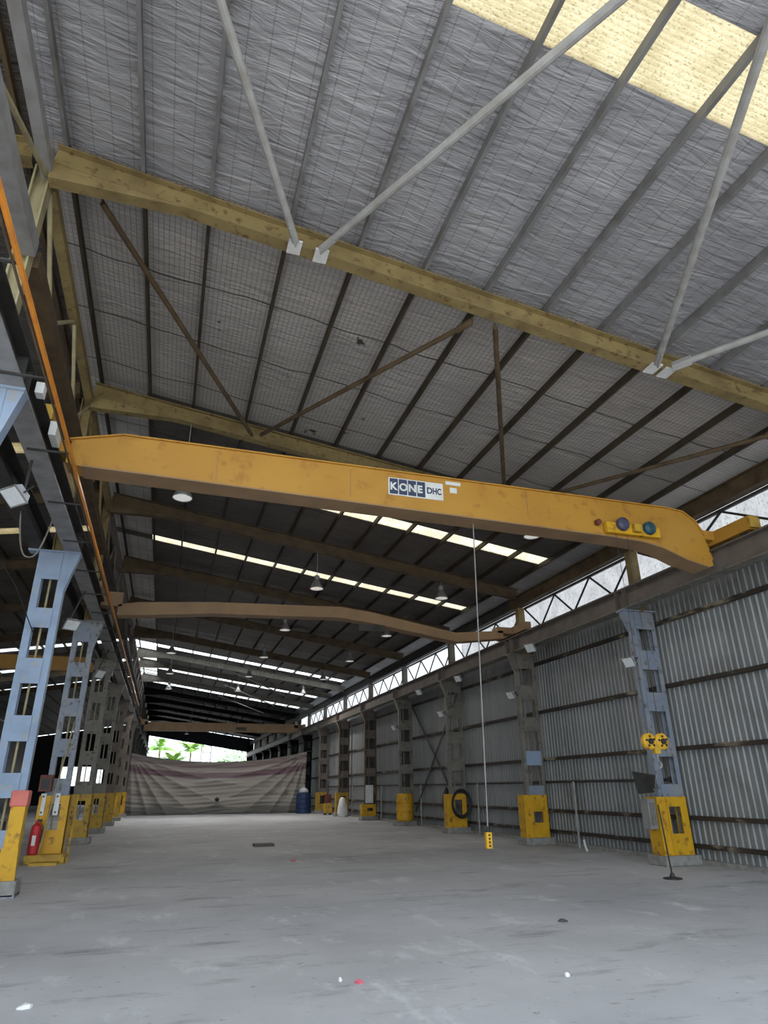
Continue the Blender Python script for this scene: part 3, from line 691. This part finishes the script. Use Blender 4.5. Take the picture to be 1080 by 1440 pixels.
def far_crane(label, y, gp_, mt, wd=.4):
    t = thing('overhead_crane', label, 'crane', (4, y, 6.2))
    MB().plate(gp_, y, y + wd).build('girder', M[mt], t)
    for zz, x in ((.3, -2.21), (0, 10.57)):
        MB().box(x - .11, x + .11, y - .8, y + 1.2, 6.2 + zz, 6.45 + zz).build('end_truck', M[mt], t)
    MB().box(-2.15, -1.6, y, y + wd, 6.3, 6.7).build('end_bracket', M[mt], t); MB().box(9.9, 10.5, y, y + wd, 6.22, 6.42).build('end_bracket', M[mt], t)
    MB().box(5.2, 6.0, y - .12, y, 6.0, 6.2).build('trolley_frame', M['dark'], t)
    return t
far_crane('faded brown overhead crane girder with drooping ends, behind the yellow crane', 19, [(-1.7, 6.35), (-1.2, 6.45), (.85, 6.6), (4.65, 6.72), (5.6, 6.62), (8.4, 6.14), (10.1, 6.3), (10.1, 6.05), (8.45, 5.85), (5.6, 6.28), (4.65, 6.38), (.85, 6.26), (-1.2, 6.08), (-1.7, 6.05)], 'crane2')
far_crane('distant dull yellow overhead crane girder above the tarpaulin', 56, [(-1.8, 6.5), (10.2, 6.5), (10.2, 5.85), (-1.8, 5.85)], 'crane2', .5)
t = thing('overhead_crane', 'dull yellow crane girder in the left neighbouring bay, seen between the columns', 'crane', (-9, 32, 6.2))
MB().box(-14.6, -2.95, 32, 32.4, 6.5, 7.1).build('girder', M['crane'], t)
MB().box(-2.95, -2.74, 31.2, 33.2, 6.48, 6.75).build('end_truck', M['crane'], t)

# ---------------------------------------------------------------- hanging pendant control
t = thing('pendant_control', 'yellow crane pendant control hanging on a long grey cable above the floor', 'pendant', (4.93, 10.3, .7))
MB().tube((5.03, 10.3, 6.14), (4.93, 10.3, 1.0), .011, 6).build('cable', M['galv'], t)
pb = MB().box(4.88, 4.98, 10.26, 10.34, .72, .95).build('control_box', M['yellow'], t, bevel=.012)
MB().lathe((4.93, 10.3, .95), [(.035, 0), (.02, .06), (.01, .08)], 10).build('cable_gland', M['black'], pb)
for i in range(4): MB().lathe((4.93, 10.258, .76 + i * .05), [(.016, -.006), (.016, .006)], 10, RX90).build('button', M['black'], pb)

# ---------------------------------------------------------------- lamps
FILL_W = 9.0
def highbay(x, y, z, label, watts=None):
    t = thing('high_bay_lamp', label, 'lamp', (x, y, z), 'high bay lamps')
    top = roofz(x) - .515
    MB().tube((x, y, z + .42), (x, y, top), .012, 6).build('rod', M['galv'], t)
    MB().lathe((x, y, z), [(.05, .44), (.08, .42), (.08, .3), (.06, .28)], 14).build('ballast_housing', M['galv'], t)
    MB().lathe((x, y, z), [(.075, .28), (.1, .24), (.15, .14), (.205, .02), (.21, 0), (.2, 0), (.14, .14), (.09, .235)], 24).build('reflector', M['alu'], t, smooth=True)
    MB().lathe((x, y, z), [(.0, .0), (.195, .01), (.0, .02)], 20).build('glass', M['lampglow'], t)
    ld = bpy.data.lights.new('lamp_fill', 'AREA'); ld.shape = 'DISK'; ld.size = .36; ld.energy = FILL_W if watts is None else watts; ld.color = (1, 0.97, 0.92)  # area light added under the fixture to lift the floor brightness
    lo_ = bpy.data.objects.new('lamp_fill', ld); COL.objects.link(lo_); lo_.location = (x, y, z - .015); lo_.parent = t; lo_.matrix_parent_inverse = t.matrix_world.inverted()
pos = {0: 'left', 1: 'middle', 2: 'right'}
for r in range(6):
    y = 13.42 + 6 * r
    for c_ in range(3):
        x = (-.25, 3.95, 8.15)[c_]
        if r == 0 and c_ == 1: continue
        if c_ == 0 and r in (1, 2): continue
        highbay(x, y, 7.35, 'silver bell lamp, %s one of the %s row from the camera' % (pos[c_], ORD[r]), 60.0 if r == 5 else None)  # last row boosted to brighten the floor before the tarpaulin
for i, y in enumerate((67.42, 73.42, 79.42)):
    for c_ in range(2): highbay((2.0, 6.4)[c_], y, 7.3, 'tiny lamp in the dark far hall past the tarpaulin, %s of the %s pair' % (('left', 'right')[c_], ('near', 'middle', 'far')[i]))
highbay(-4.4, 13.42, 6.6, 'bell shaped lamp in the left bay, under the runway beside the pale blue column')

def flood(x, y, z, d, label, mount, s=1.0):
    t = thing('floodlight', label, 'lamp', (x, y, z), 'wall floodlights')
    d = Vector(d).normalized(); q = d.to_track_quat('Z', 'Y').to_matrix(); c0 = Vector((x, y, z))
    def bx(a, b_, z0, z1, f=1.0):
        pts = [(-a, -b_, z0), (a, -b_, z0), (a, b_, z0), (-a, b_, z0), (-a * f, -b_ * f, z1), (a * f, -b_ * f, z1), (a * f, b_ * f, z1), (-a * f, b_ * f, z1)]
        return MB().add([c0 + q @ (Vector(p_) * s) for p_ in pts], [(0, 3, 2, 1), (4, 5, 6, 7), (0, 1, 5, 4), (1, 2, 6, 5), (2, 3, 7, 6), (3, 0, 4, 7)])
    bx(.12, .1, -.14, 0, 1.5).build('housing', M['lampwhite'], t)
    bx(.19, .16, 0, .02).build('front_rim', M['galv'], t); bx(.165, .135, .02, .026).build('glass', M['lens'], t)
    mb = MB(); mb.path([c0 + q @ (Vector((.2, 0, -.03)) * s), c0 + q @ (Vector((.2, 0, -.22)) * s), c0 + q @ (Vector((-.2, 0, -.22)) * s), c0 + q @ (Vector((-.2, 0, -.03)) * s)], .012)
    mb.tube(c0 + q @ (Vector((0, 0, -.22)) * s), mount, .02); mb.build('bracket', M['dark'], t)
flood(10.28, 13.2, 4.3, (-.75, -.2, -.5), 'grey floodlight halfway up the nearest right wall column', (10.622, 13.35, 4.3), .8)
flood(10.28, 17.7, 5.5, (-.7, -.3, -.5), 'white floodlight high by the runway beam, left of the second wall bay', (10.6, 17.9, 5.62), .9)
flood(10.28, 19.2, 4.28, (-.75, -.2, -.5), 'white floodlight halfway up the second right wall column', (10.622, 19.35, 4.28), .8)
flood(10.3, 23.3, 5.4, (-.7, -.3, -.5), 'white floodlight high under the runway beam between second and third wall columns', (10.6, 23.5, 5.62), .8)
flood(10.3, 25.2, 4.3, (-.75, -.2, -.5), 'white floodlight halfway up the third right wall column', (10.622, 25.35, 4.3), .8)
flood(10.3, 27.6, 5.45, (-.7, -.3, -.5), 'white floodlight under the runway beam just past the third wall column', (10.6, 27.8, 5.62), .8)
flood(10.3, 31.2, 4.25, (-.75, -.2, -.5), 'white floodlight halfway up the fourth right wall column', (10.622, 31.35, 4.25), .8)
flood(-2.4, 9.4, 5.38, (-.35, -.35, -.6), 'large white floodlight hanging under the left runway near the pale blue column', (-2.3, 9.5, 6.0), .95)
flood(-2.95, 9.3, 5.2, (-.5, -.35, -.6), 'white floodlight cut by the left picture edge beside another floodlight', (-2.85, 9.5, 6.0), .9)
flood(-2.4, 16.4, 5.15, (.3, -.5, -.6), 'small white floodlight under the left runway right of the pale blue column', (-2.25, 16.5, 6.0), .9)
flood(-2.35, 23.7, 5.15, (.5, -.5, -.5), 'small white floodlight under the left runway by the third column', (-2.2, 23.8, 6.0), .9)

# ---------------------------------------------------------------- tarpaulin across the hall
mb = MB(); nx, nz = 200, 90; vs = []; att = []
def ztop(u): return 3.42 + .62 * abs(u * 2 - .92) ** 2.2 if u > .45 else 3.42 + .62 * abs((.45 - u) / .45) ** 2
for j in range(nz + 1):
    for i in range(nx + 1):
        u = i / nx; v_ = j / nz
        x = -2.3 + 12.4 * u; zt = ztop(u); z = .02 + (zt - .02) * v_
        yb = 52.3 - .9 * u
        # folds radiate from both hung corners and sag towards the middle
        r1 = math.hypot(u * 3.0, 1 - v_); a1 = math.atan2(1 - v_, u * 3.0 + 1e-3)
        r2 = math.hypot((1 - u) * 3.0, 1 - v_); a2 = math.atan2(1 - v_, (1 - u) * 3.0 + 1e-3)
        sh = lambda q_: 1 - 2 * abs(math.sin(q_)) ** .7
        f = .19 * sh(a1 * 13) * min(1, r1 * 1.4) * math.exp(-r1 * .45) + .19 * sh(a2 * 12 + .5) * min(1, r2 * 1.4) * math.exp(-r2 * .45)
        f += .07 * math.sin(z * 10 - 9 * (u - .5) ** 2 + .6 * math.sin(u * 9)) * (1 - v_) ** .6 * .7 + .03 * math.sin(z * 23 + 4 * math.sin(u * 6)) + .035 * math.sin(u * 40 + 5 * v_) * v_
        f += .25 * math.sin(math.pi * v_) * math.sin(math.pi * u) + (.25 * (1 - v_ / .18) ** 1.5 if v_ < .18 else 0)
        vs.append((x, yb - f, z)); att.append(min(1, v_ + .05 * math.sin(u * math.pi) * v_ * (1.3 - v_) + .02 * math.sin(u * 23) * (1 - v_)))
mb.add(vs, [(j * (nx + 1) + i, j * (nx + 1) + i + 1, (j + 1) * (nx + 1) + i + 1, (j + 1) * (nx + 1) + i) for j in range(nz) for i in range(nx)])
o = mb.build('tarpaulin', M['tarp'], smooth=True)
la = o.data.attributes.new('cloth_v', 'FLOAT', 'POINT')
for i, a in enumerate(att): la.data[i].value = a
md = o.modifiers.new('solid', 'SOLIDIFY'); md.thickness = .015
tag(o, 'big sagging dull striped tarpaulin hung across the far end of the hall', 'tarpaulin')
tag(MB().path([(-2.35, 52.35, 4.03)] + [(-2.3 + 12.4 * u, 52.3 - .9 * u + .03, ztop(u) + .02) for u in [i / 20 for i in range(21)]] + [(10.6, 51.4, 4.2)], .02, 6).build('tarpaulin_rope', M['dark']), 'dark rope along the sagging top edge of the tarpaulin', 'rope')
tag(MB().lathe((3.8, 51.25, .95), [(.0, -.12), (.13, -.1), (.16, 0), (.1, .12), (0, .14)], 12, Matrix.Rotation(.5, 3, 'Y')).build('tied_bundle', M['black'], smooth=True), 'small black bundle tied to the middle of the tarpaulin', 'bundle')

# ---------------------------------------------------------------- things by the right wall
t = thing('pipe_rail', 'long dark pipe rail on pale posts along the right wall between the columns', 'pipe', (11.0, 13.8, 0))
MB().path([(11.36, 13.75, 1.72), (11.36, 50, 1.72)], .035, 8).build('pipe', M['dark'], t)
for y in (17.8, 24.3, 30.4, 36.5, 42.6): MB().path([(11.32, y, 1.72), (11.3, y, 0)], .032, 8).build('post', M['galv_lite'], t)
for k in range(1, 6): MB().box(11.3, 11.42, yR(k) + .28, yR(k) + .34, 1.66, 1.78).build('clip', M['dark'], t)
mb = MB()
t = thing('wall_brace', 'dark crossed steel bracing between the third and fourth right wall columns', 'brace', (11.25, 26, .2))
MB().bar((11.3, 25.7, 5.2), (11.3, 31.1, .6), .02, .12).build('diagonal', M['dark'], t); MB().bar((11.27, 25.7, .6), (11.27, 31.1, 5.2), .02, .12).build('diagonal', M['dark'], t)
t = thing('coiled_hose', 'black hose coiled on the yellow base of the third right wall column', 'hose', (10.95, 25.1, 1.0))
for i in range(3):
    MB().path([(10.98 + (.34 + .03 * i) * math.cos(a), 25.14 - .03 * i, 1.02 + (.42 + .04 * i) * math.sin(a)) for a in [2 * math.pi * j / 28 for j in range(29)]], .028, 8).build('loop', M['black'], t)
tag(MB().lathe((11.25, 27.2, .62), [(.0, 0), (.16, .05), (.2, .35), (.17, .7), (.05, .95), (0, 1.0)], 14).build('hanging_bag', M['black'], smooth=True), 'black bag shape hanging on the right wall behind the third column', 'bag')
t = thing('bracket_shelf', 'dark tilted panel on a bracket beside the nearest right wall column', 'shelf', (10.1, 13.1, 1.5))
MB().add([(9.78, 13.0, 1.86), (10.36, 13.0, 1.78), (10.5, 13.3, 1.45), (10.02, 13.2, 1.42), (9.78, 13.03, 1.89), (10.36, 13.03, 1.81), (10.5, 13.33, 1.48), (10.02, 13.23, 1.45)],
         [(0, 1, 2, 3), (4, 7, 6, 5), (0, 4, 5, 1), (1, 5, 6, 2), (2, 6, 7, 3), (3, 7, 4, 0)]).build('panel', M['dark'], t)
MB().path([(10.3, 13.05, 1.8), (10.62, 13.25, 1.55)], .015).build('arm', M['galv'], t); MB().path([(10.45, 13.25, 1.5), (10.64, 13.25, 1.9)], .015).build('arm', M['galv'], t)
t = thing('switch_box', 'grey electrical box beside the yellow base of the nearest right wall column', 'electrical box', (10.3, 13.4, .7))
MB().box(10.2, 10.4, 13.2, 13.45, .72, 1.32).build('case', M['galv'], t, bevel=.01); MB().box(10.24, 10.36, 13.185, 13.2, .8, 1.25).build('door', M['greyolive'], t); MB().box(10.3, 10.45, 13.3, 13.4, .85, 1.1).build('mount', M['dark'], t)
t = thing('steel_post', 'thin black post on a flat base plate before the nearest right wall column', 'post', (9.19, 11.5, 0))
MB().tube((9.19, 11.5, .04), (9.2, 11.6, 1.25), .014, 8).build('rod', M['black'], t)
MB().lathe((9.19, 11.5, 0), [(.17, 0), (.17, .02), (.05, .04), (.03, .1)], 16).build('base_plate', M['dark'], t)
tag(MB().path([(10.75, 16.6, .03), (10.72, 16.62, .15), (10.7, 16.63, .3)], .03).build('pipe_stub', M['white']), 'short white pipe stub at the right wall foot between the nearest columns', 'pipe')
# board on the fifth column, drum, small yellow box near the tarpaulin
tag(MB().box(10.62, 11.05, yR(5) - .26, yR(5) - .22, .85, 1.75).build('notice_board', M['white']), 'blank white board on the dark wall column above a low yellow base', 'board')
t = thing('plastic_drum', 'dark blue ribbed drum at the right end of the tarpaulin', 'drum', (9.75, 50.2, 0))
MB().lathe((9.75, 50.2, 0), [(.5, 0), (.55, .05), (.52, .3), (.55, .35), (.52, .6), (.55, .65), (.52, .9), (.55, .95), (.5, 1.3), (.2, 1.33)], 24).build('body', M['drum'], t)
tag(MB().lathe((9.75, 50.2, 1.33), [(.28, 0), (.36, .1), (.25, .26), (.08, .34), (0, .36)], 10).build('plastic_bag', M['lampwhite'], smooth=True), 'crumpled pale bag lying on top of the dark blue drum', 'bag')
t = thing('equipment_box', 'small yellow box unit on the floor right of the blue drum', 'box', (10.6, 46.6, 0))
MB().box(10.35, 10.85, 46.0, 46.4, .12, .7).build('body', M['yellow_old'], t, bevel=.02); MB().box(10.4, 10.8, 46.05, 46.35, .7, 1.25).build('upper_case', M['maroon'], t); 
for x in (10.42, 10.78): MB().box(x - .05, x + .05, 46.0, 46.4, 0, .12).build('foot', M['dark'], t)
tag(MB().lathe((10.6, 42.2, 0), [(.3, 0), (.34, .2), (.28, .6), (.2, .95), (.1, 1.1)], 12).build('cement_bag', M['white'], smooth=True), 'pale slumped sack on the floor left of the old yellow column base', 'sack')

# ---------------------------------------------------------------- things on the left
YC = yL(2)
t = thing('fire_extinguisher', 'red fire extinguisher standing by the yellow base of the third left column', 'extinguisher', (-2.78, YC - .42, .2))
MB().lathe((-2.8, YC - .42, .2), [(.1, 0), (.12, .03), (.12, .55), (.1, .63), (.04, .69), (.04, .74)], 18).build('cylinder', M['red'], t, smooth=False)
MB().box(-2.84, -2.76, YC - .55, YC - .535, .4, .62).build('paper_label', M['white'], t)
MB().box(-2.82, -2.7, YC - .45, YC - .39, .92, .97).build('valve', M['black'], t); MB().path([(-2.74, YC - .42, .93), (-2.66, YC - .46, .8), (-2.66, YC - .47, .45)], .012).build('hose', M['black'], t)
for i, x in enumerate((-2.79, -2.47)):
    t = thing('switch_plate', 'white perforated plate hanging at the %s of the third left column' % ('left', 'right')[i], 'plate', (x, YC - .24, 1.1))
    MB().box(x - .06, x + .06, YC - .24, YC - .205, 1.05, 1.55).build('plate', M['white'], t)
    for z in (1.12, 1.48): MB().lathe((x, YC - .245, z), [(.022, -.006), (.022, .006)], 10, RX90).build('hole_rim', M['black'], t)
tag(MB().tube((-2.66, YC - .45, .2), (-2.38, YC - .14, 3.3), .02, 8).build('leaning_pole', M['olive_pale']), 'thin tan pole leaning on the third left column', 'pole')
tag(MB().tube((-2.0, YC - .55, .0), (-2.02, YC - .02, 1.5), .024, 8).build('leaning_pole', M['yellow_old']), 'yellow tube leaning at the right corner of the third left column base', 'pole')
tag(MB().box(-2.92, -2.64, YC - .4, YC - .105, 1.6, 1.98).build('timber_box', M['maroon']), 'red brown box fixed high on the left leg of the third left column', 'box')
MB().box(-2.88, -2.68, YC - .41, YC - .4, 1.65, 1.9).build('lid', M['dark'], bpy.data.objects['timber_box'])
tag(MB().box(-2.75, -2.15, YC - 1.0, YC - .65, 0, .06).build('floor_plate', M['yellow_old']), 'flat yellow plate on the floor before the third left column', 'plate')
# drooping cable under the left runway
pts = [(-2.8 + .52 * u, 11.6, 5.2 + .8 * abs(2 * (u - .5)) ** 2.6) for u in [i / 18 for i in range(19)]]
tag(MB().path(pts, .014, 6).build('hanging_cable', M['greyolive']), 'grey cable drooping in a loop under the left runway beams', 'cable')
tag(MB().path([(-3.3, 11.9, 5.6), (-2.9, 12.8, 5.0), (-2.62, yL(1) - .13, 4.35)], .01, 5).build('stay_wire', M['black']), 'thin black wire slanting down onto the pale blue column', 'wire')
# clutter in the neighbouring bay
t = thing('workbench', 'grey steel workbench in the left bay behind the pale blue column', 'workbench', (-5.2, 22, 0))
MB().box(-6.2, -4.0, 21.6, 22.6, .85, .92).build('top', M['galv'], t)
for x in (-6.1, -4.1):
    for y in (21.7, 22.5): MB().box(x - .04, x + .04, y - .04, y + .04, 0, .85).build('leg', M['dark'], t)
tag(MB().box(-5.2, -4.4, 21.75, 22.45, .92, 1.3).build('crate', M['plank'], bevel=.01), 'dull brown crate on the grey workbench', 'crate')
tag(MB().box(-3.75, -3.3, 17.6, 18.0, 0, .62).build('storage_bin', M['bluegrey'], bevel=.02), 'blue grey bin on the floor behind the yellow foot of the pale blue column', 'bin')
tag(MB().box(-3.72, -3.34, 17.64, 17.96, .62, 1.0).build('storage_box', M['black'], bevel=.02), 'black box resting on the blue grey bin', 'box')

# ---------------------------------------------------------------- floor litter
tag(MB().box(2.85, 3.45, 22.1, 22.6, 0, .07).build('board', M['plank']), 'flat dull brown board lying in the middle of the floor', 'board')
def scrap(x, y, r, mt, label, cat='scrap'):
    n = 7; vs = [(x + r * random.uniform(.6, 1.1) * math.cos(2 * math.pi * i / n) * 1.3, y + r * random.uniform(.6, 1.1) * math.sin(2 * math.pi * i / n), random.uniform(.004, .03)) for i in range(n)] + [(x, y, .035)]
    vs += [(a, b_, 0) for a, b_, c_ in vs[:n]]
    mb = MB().add(vs, [(i, (i + 1) % n, n) for i in range(n)] + [(i, n + 1 + i, n + 1 + (i + 1) % n, (i + 1) % n) for i in range(n)] + [tuple(n + 1 + i for i in range(n))])
    tag(mb.build('litter_scrap', M[mt]), label, cat, 'floor litter')
scrap(-.86, 6.95, .06, 'paper', 'white paper scrap on the floor at the lower left')
scrap(1.87, 6.73, .04, 'redscrap', 'pink plastic scrap on the floor at the lower middle')
scrap(1.72, 6.85, .016, 'paper', 'tiny white bit left of the pink plastic scrap')
scrap(3.72, 6.3, .022, 'paper', 'tiny white bit on the floor at the lower right')
scrap(5.1, 8.6, .06, 'plank', 'dark flat lump on the floor right of the middle')
scrap(3.2, 17.5, .06, 'redscrap', 'reddish speck on the floor beyond the middle')

# ---------------------------------------------------------------- outside, past the far end
def palm(x, y, h, label, n=13, L_=3.4):
    t = thing('palm_tree', label, 'tree', (x, y, -.03))
    MB().path([(x, y, -.05), (x + .1, y, h * .5), (x + .05, y, h)], .16, 8).build('trunk', M['bark'], t)
    for i in range(n):
        a = 2 * math.pi * i / n + random.uniform(-.2, .2); el = random.uniform(.25, 1.25); mb = MB(); pts = []
        for j in range(9):
            s = j / 8 * L_
            pts.append(Vector((x + math.cos(a) * s * math.cos(el), y + math.sin(a) * s * math.cos(el), h + s * math.sin(el) - .13 * s * s)))
        side = Vector((-math.sin(a), math.cos(a), 0))
        for j in range(8):
            for q in range(2):
                c0 = pts[j].lerp(pts[j + 1], q * .5); d = (pts[j + 1] - pts[j]).normalized(); ln = .95 * (1 - (j / 9) ** 2) + .15
                for s in (-1, 1):
                    tip = c0 + side * s * ln + d * ln * .6 - Vector((0, 0, .25 * ln))
                    mb.add([c0, c0 + d * .2, tip], [(0, 1, 2)])
        mb.path(pts, .025, 4)
        mb.build('frond', M['leaf'], t)
palm(-1.0, 118, 7.6, 'leftmost bushy palm outside the far opening', 16, 4.2)
palm(3.9, 119, 7.4, 'palm left of the lattice tower outside the far opening', 14, 4.4)
palm(1.3, 116, 5.6, 'low palm between the two taller palms outside', 10, 3.0)
t = thing('lattice_tower', 'pale lattice tower outside the far opening', 'tower', (7.3, 135, 0))
for dx in (-.9, .9):
    for dy in (-.9, .9): MB().tube((7.3 + dx, 135 + dy, -.05), (7.3 + dx, 135 + dy, 16), .1, 6).build('leg', M['galv'], t)
mb = MB()
for i in range(14):
    z = i * 1.15
    for dy in (-.9, .9): mb.tube((6.4, 135 + dy, z), (8.2, 135 + dy, z + 1.15), .05, 5); mb.tube((6.4, 135 + dy, z), (8.2, 135 + dy, z), .05, 5)
mb.build('lattice', M['galv'], t)
t = thing('leafy_tree', 'pale green tree at the right of the far opening', 'tree', (11.6, 121, 0))
MB().tube((11.6, 121, -.05), (11.6, 121, 6.0), .2, 8, .1).build('trunk', M['bark'], t)
mb = MB()
for i in range(900):
    a = random.uniform(0, 6.28); r = random.random() ** .5 * 3.4; z = 5.6 + random.uniform(0, 3.2) * (1 - (r / 3.6) ** 2) + .35 * math.sin(a * 5)
    c0 = Vector((11.6 + r * math.cos(a), 121 + r * math.sin(a), z)); u = Vector((random.uniform(-1, 1), random.uniform(-1, 1), random.uniform(-.6, .6))) * .28; v_ = Vector((random.uniform(-1, 1), random.uniform(-1, 1), random.uniform(-1, 1))) * .2
    mb.add([c0, c0 + u, c0 + u + v_, c0 + v_], [(0, 1, 2, 3)])
mb.build('foliage', M['leaf2'], t)
